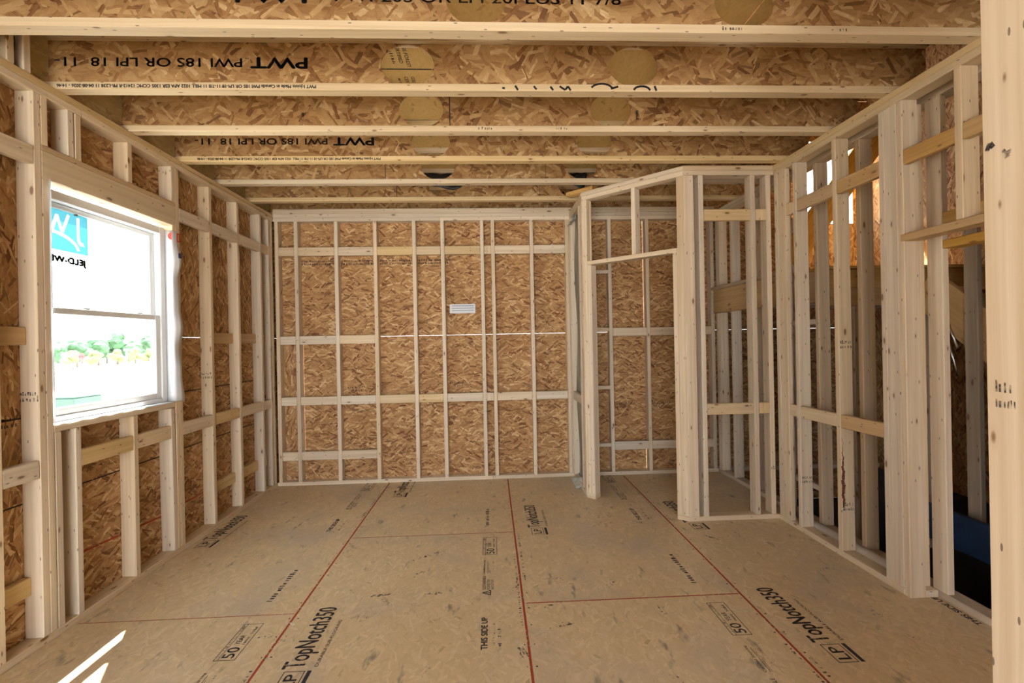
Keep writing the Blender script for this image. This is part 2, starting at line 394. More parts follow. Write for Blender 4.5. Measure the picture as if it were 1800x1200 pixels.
P_MAIN = decal_mesh(lockup(.895) + [T('THIS SIDE UP', 1.10, -1.026, 1.36, -.992, .05), T('50', 2.09, -1.068, 2.17, -1.012), T('YEAR', 2.19, -1.045, 2.265, -1.020)] +
                    frame_rc(2.075, -1.085, 2.357, -.986, .0035) + [Rc(2.075, -1.0075, 2.357, -1.005)] + sfi(1.553))
P_FINE = decal_mesh(scribble(2.09, -1.002, 2.34, -.990, 24, rnd) + scribble(1.13, -1.062, 1.30, -1.045, 13, rnd) + scribble(1.12, -1.092, 1.34, -1.074, 16, rnd) +
                    scribble(1.83, -1.06, 1.98, -1.045, 12, rnd) + scribble(2.19, -1.07, 2.33, -1.056, 14, rnd))
P_DATE = decal_mesh(scribble(.13, -1.028, .50, -.995, 15, rnd))
P_EDGE = decal_mesh(scribble(.2, -.035, .95, -.018, 40, rnd) + scribble(1.3, -1.205, 2.0, -1.19, 36, rnd))
cols = [(XS, -1.0685, -2.286), (-1.0655, .1505, -1.067), (.1535, 1.3695, .152), (1.3725, 2.499, 1.371)]
rows_a = [(-2.31, .1285), (.1315, 2.5635), (2.5665, DS+.011)]; rows_b = [(YR, -1.3515), (-1.3485, 1.0885), (1.0915, 3.5285), (3.5315, DS+.011)]
for ci, (x0, x1, xo) in enumerate(cols):
    for y0, y1 in (rows_a if ci in (0, 2) else rows_b):
        p = box('subfloor_panel', (x0, y0, -.018), (x1, y1, 0), 'osb_floor', floor, bev=.0012)
        if y1 < .5: continue
        if y0 == 3.5315 and ci == 3: continue
        far = y0 > 3
        if far and ci == 1:
            decal('printed_lettering', lockup(.895), 'ink', p, (xo, y0, .0008), (0, 1, 0), (-1, 0, 0))
        else:
            decal('printed_lettering', P_MAIN, 'ink', p, (xo, y0, .0008), (0, 1, 0), (-1, 0, 0))
            decal('small_print', P_FINE, 'ink_faint', p, (xo, y0, .0007), (0, 1, 0), (-1, 0, 0))
        decal('date_stamp', P_DATE, 'ink', p, (xo, y0, .0008), (0, 1, 0), (-1, 0, 0))
        if not far: decal('edge_print', P_EDGE, 'ink_faint', p, (xo, y0, .0007), (0, 1, 0), (-1, 0, 0))
decal('printed_lettering', lockup(0), 'ink', floor, (1.372, 3.44, .0008), (0, 1, 0), (-1, 0, 0))
def chalk(x0, y0, x1, y1, w, name='chalk_line', mat='red_chalk'):
    me = decal_mesh([stroke([(0, 0), (math.hypot(x1-x0, y1-y0), 0)], w)])
    return decal(name, me, mat, floor, (x0, y0, .0006), (x1-x0, y1-y0, 0), (-(y1-y0), x1-x0, 0))
box('floor_light_block', (XS, YR, -.05), (2.499, DS+.011, -.0185), 'dark_floor', floor, 0)  # unseen slab added below the panels to keep daylight out of the seams
for x in (-1.067, .152, 1.371): chalk(x, 1.2, x, D-.02, .012)
chalk(-2.19, 2.565, -1.08, 2.565, .005); chalk(-1.05, 3.53, .14, 3.53, .007); chalk(.17, 2.565, 1.36, 2.565, .009)
for x in (-1.067, .152, 1.371):                     # nail heads beside each seam
    V = []
    for k in range(24):
        y = 1.3 + k*.152
        for dx in (-.022, .024): V.append(Rc(x+dx+rnd.uniform(-.004, .004), y, x+dx+.007, y+.008))
    decal('nail_heads', V, 'ink', floor, (0, 0, .0006), (1, 0, 0), (0, 1, 0))['kind'] = 'stuff'

SCUFF = [(-0.532, 3.128, -0.388, 3.24), (-0.498, 2.914, -0.439, 2.966), (-0.723, 2.713, -0.574, 2.725), (-0.66, 2.702, -0.598, 2.638), (-0.391, 2.692, -0.319, 2.71), (0.316, 2.824, 0.4, 2.81), (0.644, 2.704, 0.707, 2.751), (0.28, 2.345, 0.386, 2.375), (0.886, 2.49, 0.879, 2.375), (0.743, 1.979, 0.758, 1.931), (0.115, 2.188, 0.137, 2.13), (0.087, 2.707, 0.139, 2.759), (1.997, 2.785, 2.082, 2.792), (1.954, 2.366, 1.95, 2.3), (1.539, 3.324, 1.592, 3.27), (1.973, 2.128, 2.005, 2.092), (-0.727, 2.519, -0.67, 2.504), (0.276, 2.501, 0.323, 2.552), (1.156, 3.594, 1.095, 3.658), (-1.08, 2.321, -0.983, 2.348), (-1.162, 2.38, -1.106, 2.366), (-0.339, 2.035, -0.312, 2.104)]
rs = random.Random(21); it = []
for x0, y0, x1, y1 in SCUFF:
    for k in range(4):
        o1, o2, o3, o4 = (rs.uniform(-.018, .018) for _ in range(4))
        it.append(stroke([(x0+o1, y0+o2), ((x0+x1)/2+o3, (y0+y1)/2+o2), (x1+o3, y1+o4)], rs.uniform(.004, .013)))
decal('scuff_marks', it, 'scuff', floor, (0, 0, .0005), (1, 0, 0), (0, 1, 0))['kind'] = 'stuff'

# ------------------------------------------------------------------ ceiling: I-joists and the deck above
ceiling = structure('ceiling', (0, 0, H))
def poly_mesh(outer, holes, th):
    """flat polygon with holes in the XZ plane, th thick in Y, UV in metres"""
    cu = bpy.data.curves.new('web', 'CURVE'); cu.dimensions = '2D'; cu.fill_mode = 'BOTH'; cu.extrude = th/2
    for pts in [outer] + holes:
        sp = cu.splines.new('POLY'); sp.points.add(len(pts)-1); sp.use_cyclic_u = True
        for i, (x, y) in enumerate(pts): sp.points[i].co = (x, y, 0, 1)
    ob = bpy.data.objects.new('web', cu); me = bpy.data.meshes.new_from_object(ob)
    bpy.data.objects.remove(ob); bpy.data.curves.remove(cu)
    uv = me.uv_layers[0] if me.uv_layers else me.uv_layers.new(name='grain')
    for l in me.loops:
        c = me.vertices[l.vertex_index].co; uv.data[l.index].uv = (c.x, c.y)
    for v in me.vertices: v.co = (v.co.x, -v.co.z, v.co.y)
    me.materials.clear(); me.update()
    return me
def hole(cx, cz, w, h, n=28):
    return [(cx + w/2*math.copysign(abs(math.cos(a)), math.cos(a)), cz + h/2*math.copysign(abs(math.sin(a)), math.sin(a))) for a in (2*math.pi*k/n for k in range(n))]
JD = .302; FT = .038; FW = .0635; SP = .4877; J0 = 2.0899 - FW/2
ZM = JD/2
UPS = dict(xdir=(-1, 0, 0), ydir=(0, 0, -1))          # lettering upside down on the web
UPR = dict(xdir=(1, 0, 0), ydir=(0, 0, 1))
FL_TXT = 'PWT I-Joists Made in Canada PWI 18S OR LPI-18 11-7/8 11 MILL 1022 APA ESR 1305 CCMC 12412-R PR-L238 11 04-08-2026 - 14:46'
def joist(i, x0, x1):
    yc = J0 + SP*i
    if i == 0: hs = [hole(-.034, ZM, .262, .222), hole(1.168, ZM, .275, .222)]
    elif i > 0: hs = [hole(-.415, ZM, .285, .222), hole(.815, ZM, .27, .222)]
    else: hs = []
    me = poly_mesh([(x0, FT-.008), (x1, FT-.008), (x1, JD-FT+.008), (x0, JD-FT+.008)], hs, .0105)
    w = put('i_joist', me, 'osb_web', ceiling, (0, yc, H))
    zj = H
    box('bottom_flange', (x0, yc-FW/2, zj), (x1, yc+FW/2, zj+FT), 'pine_yellow', w, .002)
    box('top_flange', (x0, yc-FW/2, zj+JD-FT), (x1, yc+FW/2, zj+JD), 'pine_yellow', w, .002)
    yf = yc - .0062; yF = yc - FW/2 - .0008
    if i == 0:
        decal('web_lettering', [T('PWT', 0, -.012, .34, .05, .06), T('PWI 20S OR LPI 20PLUS 11 7/8"', .42, .0, 1.70, .048)], 'ink', w, (-1.06, yf, zj+.135), **UPR)
    if i in (1, 3):
        xe = -.94 if i == 1 else -.83
        decal('web_lettering', [T('PWT', 0, .0, .30, .062, .06), T('TM', .305, .0, .325, .012), T('PWI 18S OR LPI 18  11-', .34, .008, 1.29, .056, .03)], 'ink', w, (xe, yf, zj+.187), **UPS)
        decal('flange_lettering', [T(FL_TXT, 0, 0, 1.31, .024, .045)], 'ink', w, (xe+.05, yF, zj+.0315), **UPS)
    if i == 2:
        decal('web_mark', [Rc(-1.17, .07, -1.15, .13), Rc(.98, .09, 1.0, .15)], 'ink_faint', w, (0, yf, zj), **UPR)
        decal('web_seam', [Rc(-.235, .04, -.228, .26)], 'ink', w, (0, yf, zj), **UPR)
    if i in (4, 5):
        decal('web_seam', [Rc(-.86, .04, -.855, .26), Rc(.5, .04, .504, .26)], 'ink', w, (0, yf, zj), **UPR)
    if i == 1:                                            # marker scribbles on the flange
        def arc(cx, cy, r, a0, a1): return [(cx+r*math.cos(a), cy+.55*r*math.sin(a)) for a in [a0+(a1-a0)*k/8 for k in range(9)]]
        it = [stroke([(.03, .012), (.045, .010)], .011), stroke([(.10, .024), (.115, .0)], .011), stroke([(.20, .022), (.215, .004)], .011), stroke([(.29, .02), (.305, 0)], .011),
              stroke([(.34, .022), (.37, .002), (.385, .022), (.40, .0)], .011), stroke(arc(.57, .004, .06, 2.8, .2), .011), stroke([(.62, .01), (.66, .022)], .011), stroke(arc(.79, .0, .045, 3.0, .1), .012), stroke([(.86, .026), (.87, 0)], .012)]
        decal('marker_scribble', it, 'black', w, (.06, yF, zj+.004), **UPR)
    if i == 3:
        decal('marker_scribble', [stroke([(.0, .026), (.012, .008), (.04, .003), (.055, .018), (.07, .003), (.1, .008), (.11, .026)], .009)], 'black', w, (.31, yf, zj+.235), **UPR)
    if i in (0, 2):
        decal('grade_stamp', scribble(0, 0, .09, .018, 7, rnd) + scribble(.5, 0, .57, .016, 5, rnd), 'ink_faint', w, (-.05 if i else 1.05, yF, zj+.012), **UPR)
    return w
for i in range(-9, 7): joist(i, -2.262, 2.49)
box('end_nailer', (XL, D, H), (XB, D+.04, H+.053), 'pine', ceiling)
for y0, y1 in ((YR, -1.35), (-1.347, 1.085), (1.088, 3.09), (3.093, DS)):
    for x0, x1 in ((XS, -1.07), (-1.067, .15), (.153, 1.37), (1.373, 2.5)):
        p = box('deck_panel', (x0, y0, H+JD), (x1, y1, H+JD+.018), 'osb_deck', ceiling, bev=.001)
for yy in (2.42, 2.84, 3.49): decal('deck_seam', [Rc(-.75, -.006, -.1, .006)], 'line_black', ceiling, (0, yy, H+JD-.0012), (1, 0, 0), (0, -1, 0))
for yy in (2.60, 2.92, 3.56): decal('deck_print', [T('GSE FOREST', 0, 0, .22, .022), T('CERTIFIED', 0, -.04, .18, -.018)] + scribble(.02, -.08, .2, -.06, 12, rnd), 'ink', ceiling, (-.46, yy, H+JD-.001), (0, 1, 0), (1, 0, 0))
box('rim_board', (-2.289, YR, H+.0), (-2.262, DS, H+JD), 'osb_rim', ceiling, .001)
for a, b in ((2.266, 2.304), (2.345, 2.383)): box('squash_block', (-2.255, a, H+.0005), (-2.202, b, H+JD-.002), 'pine', ceiling)

# ------------------------------------------------------------------ wall helpers
def rect_minus(r, h):
    (a0, b0, a1, b1), (c0, d0, c1, d1) = r, h
    if c1 <= a0 or c0 >= a1 or d1 <= b0 or d0 >= b1: return [r]
    out = []
    if c0 > a0: out.append((a0, b0, c0, b1))
    if c1 < a1: out.append((c1, b0, a1, b1))
    m0, m1 = max(a0, c0), min(a1, c1)
    if d0 > b0: out.append((m0, b0, m1, d0))
    if d1 < b1: out.append((m0, d1, m1, b1))
    return out
ROWS_Z = [(-.35, .2864), (.2876, 1.5145), (1.5155, 2.7345), (2.7355, H+JD+.02)]

# ------------------------------------------------------------------ left wall
WL = structure('wall_left', (XL, 1.2, 0))
WIN = (2.461, 1.063, 3.376, 2.292)
for k, (z0, z1) in enumerate(ROWS_Z):
    ys = [YR, -1.0, 1.39, 3.83, DS+.011] if k % 2 == 0 else [YR, .17, 2.195, 4.63, DS+.011]
    for y0, y1 in zip(ys[:-1], ys[1:]):
        for r in rect_minus((y0+.0015, z0, y1-.0015, z1), WIN):
            box('sheathing_panel', (XS-.011, r[0], r[1]), (XS, r[2], r[3]), 'osb_wall', WL, .0008)
def lstud(y, z0=T2, z1=H-2*T2, name='stud', mat='pine', **k): return box(name, (XL-W4+.0005, y, z0), (XL, y+T2, z1), mat, WL, **k)
for y in (4.85, 4.795, 4.62, 4.214, 3.808, 2.172, 1.766, 1.36, .954, .548, .142, -.264, -.67, -1.076, -1.482, -1.888, -2.294): lstud(y)
lstud(2.385, name='king_stud'); lstud(3.414, name='king_stud')
lstud(2.4235, z1=2.292, name='trimmer_stud'); lstud(3.3755, z1=2.292, name='trimmer_stud')
for y in (2.4655, 2.58, 2.985): lstud(y, z1=1.025, name='cripple_stud')
lstud(3.330, z1=1.0215, name='cripple_stud', tilt=(.012, 0, 0))
for y in (2.4235, 2.572, 2.617, 2.98, 3.374): lstud(y, z0=2.4605, name='cripple_stud')
box('window_header', (XL-W4, 2.4235, 2.2925), (XL, 3.4135, 2.432), 'pine_yellow', WL)
box('header_plate', (XL-W4, 2.4235, 2.4325), (XL, 3.4135, 2.46), 'pine_orange', WL)
box('window_sill', (XL-W4, 2.4615, 1.0255), (XL, 3.3755, 1.063), 'pine', WL)
box('bottom_plate', (XL-W4, YR, 0), (XL, D+.08, T2), 'pine', WL)
box('top_plate', (XL-W4, YR, H-2*T2), (XL, .6, H-T2-.0005), 'pine_yellow', WL)
box('top_plate', (XL-W4, .602, H-2*T2), (XL, 2.66, H-T2-.0005), 'pine_yellow', WL)
box('top_plate', (XL-W4, 2.662, H-2*T2), (XL, D, H-T2-.0005), 'pine', WL)
box('top_plate', (XL-W4, YR, H-T2), (XL, 1.5, H), 'pine_yellow', WL)
box('top_plate', (XL-W4, 1.502, H-T2), (XL, D, H), 'pine_yellow', WL)
UPB = [(2.21, 2.385), (3.452, 3.808), (3.846, 4.214), (4.252, 4.62), (4.658, 4.795)]
for y0, y1 in UPB: box('blocking', (XL-T2, y0+.001, 2.345), (XL, y1-.001, 2.434), 'pine', WL)
for y0, y1 in [(2.21, 2.385), (2.618, 2.985), (3.023, 3.33), (3.452, 3.808), (3.846, 4.214), (4.252, 4.62), (4.658, 4.795)]:
    box('blocking', (XL-T2, y0+.001, .815), (XL-.0015, y1-.001, .904), 'pine_yellow' if y0 in (2.618, 3.846) else 'pine', WL)
for y0, y1 in [(2.21, 2.385), (3.846, 4.214), (4.252, 4.62), (4.658, 4.795)]:
    box('blocking', (XS+.0005, y0+.001, 1.466), (XS+T2, y1-.001, 1.554), 'pine_orange', WL)
    box('blocking', (XS+.0005, y0+.001, .25), (XS+T2, y1-.001, .339), 'pine_yellow', WL)
for z, w in ((1.11, .008), (.693, .008)):
    decal('dark_line', [Rc(a, -w/2, b, w/2) for a, b in ((2.21, 2.385), (2.62, 2.985), (3.03, 3.33), (3.46, 3.808), (3.846, 4.214), (4.252, 4.62), (4.658, 4.79)) if z < 1 or a > 3.4 or a < 2.3], 'line_black', WL, (XS+.0008, 0, z), (0, 1, 0), (0, 0, 1))
decal('red_chalk_line', [stroke([(2.62, .035), (3.33, -.005)], .012), stroke([(3.46, .0), (4.2, .02)], .010)], 'red_chalk', WL, (XS+.0010, 0, .285), (0, 1, 0), (0, 0, 1))
for y, z in ((2.385, 1.19), (3.808, 1.19)):
    decal('grade_stamp', scribble(0, .03, .08, .05, 7, rnd) + scribble(0, 0, .085, .02, 8, rnd), 'ink_faint', WL, (XL-.087, y-.0008, z), (1, 0, 0), (0, 0, 1))
decal('sheathing_print', scribble(0, .03, .19, .045, 16, rnd) + scribble(.06, 0, .16, .018, 8, rnd), 'ink', WL, (XS+.0008, 2.215, 1.075), (0, 1, 0), (0, 0, 1))

# ------------------------------------------------------------------ window
WN = structure('window_1', (-2.25, 2.92, 1.063))
Y0, Y1, Z0, Z1 = 2.466, 3.371, 1.066, 2.272
XI, XO = -2.25, -2.325
def fr4(name, x0, x1, y0, y1, z0, z1, ws, mat, parent):
    """four bars round an opening: widths left, right, bottom, top"""
    l, r, b, t = ws
    return [box(name, (x0, y0, z0), (x1, y0+l, z1), mat, parent), box(name, (x0, y1-r, z0), (x1, y1, z1), mat, parent),
            box(name, (x0, y0+l, z0), (x1, y1-r, z0+b), mat, parent), box(name, (x0, y0+l, z1-t), (x1, y1-r, z1), mat, parent)]
fr4('window_frame', XO, XI, Y0, Y1, Z0, Z1, (.05, .05, .03, .05), 'vinyl', WN)
SY0, SY1 = Y0+.05, Y1-.05
fr4('lower_sash', -2.288, -2.258, SY0, SY1, Z0+.03, 1.664, (.024, .046, .04, .037), 'vinyl', WN)
fr4('upper_sash', -2.320, -2.290, SY0, SY1, 1.63, Z1-.05, (.024, .046, .035, .03), 'vinyl', WN)
box('lower_pane', (-2.276, SY0+.02, Z0+.06), (-2.270, SY1-.04, 1.632), 'glass', WN, 0)
up_ = box('upper_pane', (-2.308, SY0+.02, 1.66), (-2.302, SY1-.04, Z1-.078), 'glass', WN, 0)
for y in (2.72, 3.12): box('sash_lock', (-2.288, y, 1.664), (-2.262, y+.05, 1.674), 'vinyl', WN)
box('tilt_latch', (-2.30, 2.60, Z1-.062), (-2.285, 2.74, Z1-.053), 'vinyl', WN)
# film with the maker's mark on the outside, so its lettering reads backwards from in here
sx = -2.3015
def mirrored(items): return [([(-x, y) for x, y in v], [tuple(reversed(q)) for q in f]) for v, f in items]
def wdecal(name, items, mat, x): return decal(name, items, mat, up_, (x, 2.79, 0), (0, 1, 0), (0, 0, 1))
def arcp(cx, cy, rx, ry, a0, a1, n=14): return [(cx+rx*math.cos(a), cy+ry*math.sin(a)) for a in [a0+(a1-a0)*k/n for k in range(n+1)]]
logo = [stroke([(-.045, 2.175), (-.045, 2.06)] + arcp(-.022, 2.06, .023, .03, math.pi, 2*math.pi*.82), .020),
        stroke([(-.105, 2.178), (-.145, 2.075), (-.175, 2.165), (-.205, 2.075), (-.245, 2.178)], .017),
        stroke(arcp(-.24, 1.985, .195, .088, .08, 1.9), .017)]
def inq(x, y, v, f):
    for q in f:
        P4 = [v[k] for k in q]; sg = [(P4[(k+1) % 4][0]-P4[k][0])*(y-P4[k][1])-(P4[(k+1) % 4][1]-P4[k][1])*(x-P4[k][0]) for k in range(4)]
        if max(abs(a) for a in sg) > 1e-7 and (all(a >= 0 for a in sg) or all(a <= 0 for a in sg)) and abs((P4[2][0]-P4[0][0])*(P4[3][1]-P4[1][1])-(P4[2][1]-P4[0][1])*(P4[3][0]-P4[1][0])) > 1e-7: return True
    return False
teal_c, white_c = [], []
CS_ = .0036
for ix in range(int(.305/CS_)):
    for iy in range(int(.225/CS_)):
        x, y = -.285+ix*CS_, 1.975+iy*CS_
        (white_c if any(inq(x+CS_/2, y+CS_/2, v, f) for v, f in logo) else teal_c).append(Rc(x, y, x+CS_, y+CS_))
wdecal('teal_sticker', teal_c, 'teal', sx); wdecal('sticker_mark', white_c, 'white_film', sx)
wdecal('sticker_mark', mirrored([T('JELD-WEN', -.005, 1.898, .268, 1.948, .09), T('JD', .21, 1.86, .262, 1.892, .09)]) + [Rc(-.262, 1.868, -.258, 1.972), Rc(-.012, 1.868, -.008, 1.972), Rc(-.26, 1.968, -.008, 1.972)] +
       [Rc(-.26+.031*k, 1.945, -.2592+.031*k, 1.97) for k in range(1, 8)], 'grey_line', sx+.001)
box('screen_clip', (-2.300, 2.715, 2.183), (-2.292, 2.735, 2.203), 'grey_line', WN)
# house wrap folded in round the opening
def cloth(name, rail, parent, mat='wrap', world=(0, 0, 0)):
    n = len(rail[0]); V = [p for row in rail for p in row]; Fc = []
    for i in range(len(rail)-1):
        for k in range(n-1): Fc.append((i*n+k, i*n+k+1, (i+1)*n+k+1, (i+1)*n+k))
    o = mesh(name, V, Fc, mat, parent, world, None, True)
    md = o.modifiers.new('t', 'SOLIDIFY'); md.thickness = .0006
    return o
rr = random.Random(5); rail = []
NZ = 30
for i in range(NZ+1):
    z = 1.066 + (2.255-1.066)*i/NZ; q = i/NZ
    wv = .010*math.sin(q*17)+.006*math.sin(q*31+1)
    flare = .045*max(0, (.08-q)/.08)
    edge = 3.412 + .016*math.sin(min(1, q*1.05)*math.pi) + .005*math.sin(q*23) + flare*.6 - (.008 if q > .93 else 0)
    rail.append([(-2.252, 3.369, z), (-2.225, 3.366, z), (-2.197, 3.367+.002*math.sin(q*9), z), (-2.193+wv*.3, 3.385, z), (-2.188+wv*.6, 3.400, z), (-2.184+wv*.9, edge, z - flare*.4)])
hw = cloth('house_wrap_flap', rail, WL, world=(-2.2, 3.40, 1.066))
rail = []
for i in range(NZ+1):
    z = 1.07 + (2.30-1.07)*i/NZ; q = i/NZ
    out = .055*math.exp(-((q-.93)/.05)**2) if q > .8 else 0
    rail.append([(-2.252, 2.4665, z), (-2.222, 2.4675, z), (-2.197, 2.4665, z), (-2.192+out*.4, 2.462-out*.35-.006*math.sin(q*8)**2, z)])
cloth('house_wrap_flap', rail, WL, world=(-2.2, 2.465, 1.07))
rail = [[(-2.252, 2.47+.9*k/24, 1.0665), (-2.222, 2.47+.9*k/24, 1.0645), (-2.198, 2.47+.9*k/24, 1.065), (-2.196, 2.47+.9*k/24, 1.0595+.002*math.sin(k*1.9))] for k in range(25)]
cloth('house_wrap_sill', rail, WL, world=(-2.2, 2.9, 1.065))
xd = Vector((.012, .06, 0))
decal('wrap_print', frame_rc(0, 0, .024, .062, .008), 'red_print', hw, (-2.177, 3.386, 2.178), (.12, 1, 0), (0, 0, 1))
decal('wrap_print', [([(0, 0)]+[(-.0+.026*math.cos(a), .026*math.sin(a)) for a in [math.pi/2+math.pi*k/8 for k in range(9)]], [tuple(range(10))])], 'red_print', hw, (-2.199, 3.3645, 2.216), (1, .0, 0), (0, 0, 1))
decal('wrap_print', [Rc(0, 0, .028, .036)], 'blue_print', hw, (-2.172, 3.390, 2.066), (.2, 1, 0), (0, 0, 1))

# ------------------------------------------------------------------ back wall
WB = structure('wall_back', (0, D, 0))
XE = 4.20
HOLE = (3.46, 2.66, 4.02, 3.56)
for k, (z0, z1) in enumerate(ROWS_Z + [(H+JD+.023, 4.0), (4.003, 5.2)]):
    xs = [XS-.011, -.79, 1.66, XE+.1] if k % 2 == 0 else [XS-.011, -1.95, .45, 2.89, XE+.1]
    for x0, x1 in zip(xs[:-1], xs[1:]):
        if z0 > H+JD and x1 < 2.5: continue
        for r in rect_minus((x0+.0015, z0, x1-.0015, z1), HOLE):
            box('sheathing_panel', (r[0], DS, r[1]), (r[2], DS+.011, r[3]), 'osb_wall', WB, .0008)
BX = [-2.187, -1.992, -1.587, -1.19, -.79, -.497, -.087, .026, .431, .805]
BC = [1.257, 1.66, 2.066, 2.36]
for x in BX + [.846] + BC + [2.51, 2.88, 3.28]: box('stud', (x, D, T2), (x+T2, DS-.0005, H-2*T2), 'pine', WB)
box('bottom_plate', (XL, D, 0), (.0, DS, T2), 'pine', WB); box('bottom_plate', (.002, D, 0), (XE, DS, T2), 'pine', WB)
box('top_plate', (XL, D, H-2*T2), (-.505, DS, H-T2-.0005), 'pine', WB); box('top_plate', (-.503, D, H-2*T2), (2.5, DS, H-T2-.0005), 'pine', WB)
box('top_plate', (XL, D, H-T2), (2.5, DS, H), 'pine', WB)
def brow(z0, z1, gaps, mat='pine', y0=D, y1=D+T2):
    for a, b in gaps: box('blocking', (a+.001, y0+.0008, z0), (b-.001, y1, z1), mat, WB)
gaps = [(a+T2, b) for a, b in zip(BX[:-1], BX[1:])]
for k, g in enumerate(gaps):
    brow(2.353, 2.441, [g], 'pine_yellow' if k in (3, 4, 5) else 'pine'); brow(.820, .906, [g], 'pine_yellow' if k in (3, 4) else 'pine')
for g in gaps[:3]:
    brow(1.444, 1.531, [g]); brow(.255, .344, [g])
brow(.302, .337, [(.942, 1.257)], y0=D-.0, y1=DS-.001)
for z in (2.132, 1.522, .910): brow(z, z+T2, [(.942, 1.257)], y0=D, y1=DS-.001)
for g in ((1.295, 1.66), (1.698, 2.066), (2.104, 2.36)):
    brow(1.468, 1.556, [g]); brow(.265, .353, [g])
for xx, n in ((-1.95, 12), (-1.54, 12), (-1.14, 12), (-.75, 12)):
    decal('sheathing_print', scribble(0, .032, .34, .052, 22, rnd) + scribble(0, .0, .33, .022, 19, rnd), 'ink', WB, (xx, DS-.0008, 2.27), (1, 0, 0), (0, 0, 1))
decal('sheathing_print', scribble(0, .03, .12, .05, 10, rnd) + scribble(.01, 0, .1, .02, 8, rnd), 'ink_faint', WB, (.47, DS-.0008, 2.30), (1, 0, 0), (0, 0, 1))
for xx, zz in ((-1.5, .945), (-.44, .97), (1.30, .70), (1.70, .70)):
    decal('sheathing_print', scribble(0, .03, .24, .055, 12, rnd) + scribble(.05, 0, .2, .022, 8, rnd), 'ink_faint', WB, (xx, DS-.0008, zz), (1, 0, 0), (0, 0, 1))

# vent on the back wall
VN = thing('wall_vent', 'small white rectangular vent set in the back wall sheathing', 'vent', (-.285, DS, 1.742))
box('vent_body', (-.42, DS-.025, 1.742), (-.151, DS-.001, 1.838), 'vent', VN, .003)
fr4_ = [((-.42, 1.742), (-.396, 1.838)), ((-.165, 1.742), (-.151, 1.838)), ((-.396, 1.742), (-.165, 1.752)), ((-.396, 1.826), (-.165, 1.838))]
for (a, b), (c, d) in fr4_: box('vent_rim', (a, DS-.036, b), (c, DS-.0255, d), 'vent', VN, .002)
for k in range(6): box('vent_slat', (-.396, DS-.032, 1.756+.012*k), (-.165, DS-.0255, 1.7635+.012*k), 'vent_dark' if k % 2 else 'vent', VN, .001)

# ------------------------------------------------------------------ closet walls
CS = structure('wall_closet_side', (.90, 4.57, 0))
AX, AY, BX2, BY2 = .853, 4.24, 1.527, 3.59
box('bottom_plate', (AX, AY, 0), (AX+W4, D-.001, T2), 'pine', CS)
box('top_plate', (AX, AY, H-2*T2), (AX+W4, D-.001, H-T2-.0005), 'pine', CS)
box('top_plate', (AX, AY, H-T2), (AX+W4, D-.001, H), 'pine', CS)
for y in (4.245, 4.285, 4.40): box('stud', (AX, y, T2), (AX+W4-.001, y+T2, H-2*T2), 'pine', CS)
box('stud', (AX, 4.86, T2), (AX+W4-.001, 4.898, H-2*T2), 'pine', CS)
box('blocking', (AX+.001, 4.439, .82), (AX+T2, 4.859, .905), 'pine', CS)
CD = structure('wall_closet_corner', ((AX+BX2)/2, (AY+BY2)/2, 0))
DV = Vector((BX2-AX, BY2-AY, 0)); DL = DV.length; DE = DV.normalized(); DN = Vector((-DE.y, DE.x, 0))
def dbox(name, s0, s1, z0, z1, mat='pine', d0=0, d1=W4, par=CD):
    dz, ds, dd = z1-z0, s1-s0, d1-d0
    me = box_mesh(ds, dd, dz, name=name)
    c = Vector((AX, AY, 0)) + DE*((s0+s1)/2) + DN*((d0+d1)/2) + Vector((0, 0, (z0+z1)/2))
    o = put(name, me, mat, par, c); o.rotation_euler = (0, 0, math.atan2(DE.y, DE.x)); return o
dbox('bottom_plate', .0, .09, 0, T2); dbox('bottom_plate', .838, DL, 0, T2)
dbox('top_plate', .0, DL, H-2*T2, H-T2-.0005); dbox('top_plate', -.01, DL-.002, H-T2, H)
dbox('king_stud', .012, .05, T2, H-2*T2); dbox('trimmer_stud', .0505, .0885, T2, 2.1115)
dbox('trimmer_stud', .838, .876, T2, 2.1115); dbox('king_stud', .8765, .934, T2, H-2*T2)
dbox('door_header', .0505, .876, 2.112, 2.148); dbox('cripple_stud', .488, .526, 2.1485, H-2*T2)
dbox('plate_end', -.17, .12, H+.001, H+.036, 'pine_orange', .0, .085)
CF = structure('wall_closet_front', (1.89, BY2, 0))
YF = BY2
box('bottom_plate', (BX2, YF, 0), (XR, YF+W4, T2), 'pine', CF)
box('top_plate', (BX2, YF, H-2*T2), (XR, YF+W4, H-T2-.0005), 'pine', CF); box('top_plate', (BX2, YF, H-T2), (XR, YF+W4, H), 'pine', CF)
box('post', (BX2+.001, YF+.0005, T2), (1.608, YF+T2, H-2*T2), 'pine', CF)
box('stud', (1.646, YF, T2), (1.684, YF+W4, H-2*T2), 'pine', CF); box('stud', (2.061, YF, T2), (2.099, YF+W4, H-2*T2), 'pine', CF)
box('stud', (2.187, YF, T2), (2.225, YF+W4, H-2*T2), 'pine', CF)
for z0, z1 in ((2.351, 2.438), (.83, .918)):
    for a, b in ((1.684, 2.061), (2.099, 2.187)): box('blocking', (a+.001, YF+.0008, z0), (b-.001, YF+T2, z1), 'pine_yellow', CF)
decal('grade_stamp', scribble(0, .03, .035, .06, 4, rnd), 'ink_faint', CF, (2.19, YF-.0008, .36), (1, 0, 0), (0, 0, 1))

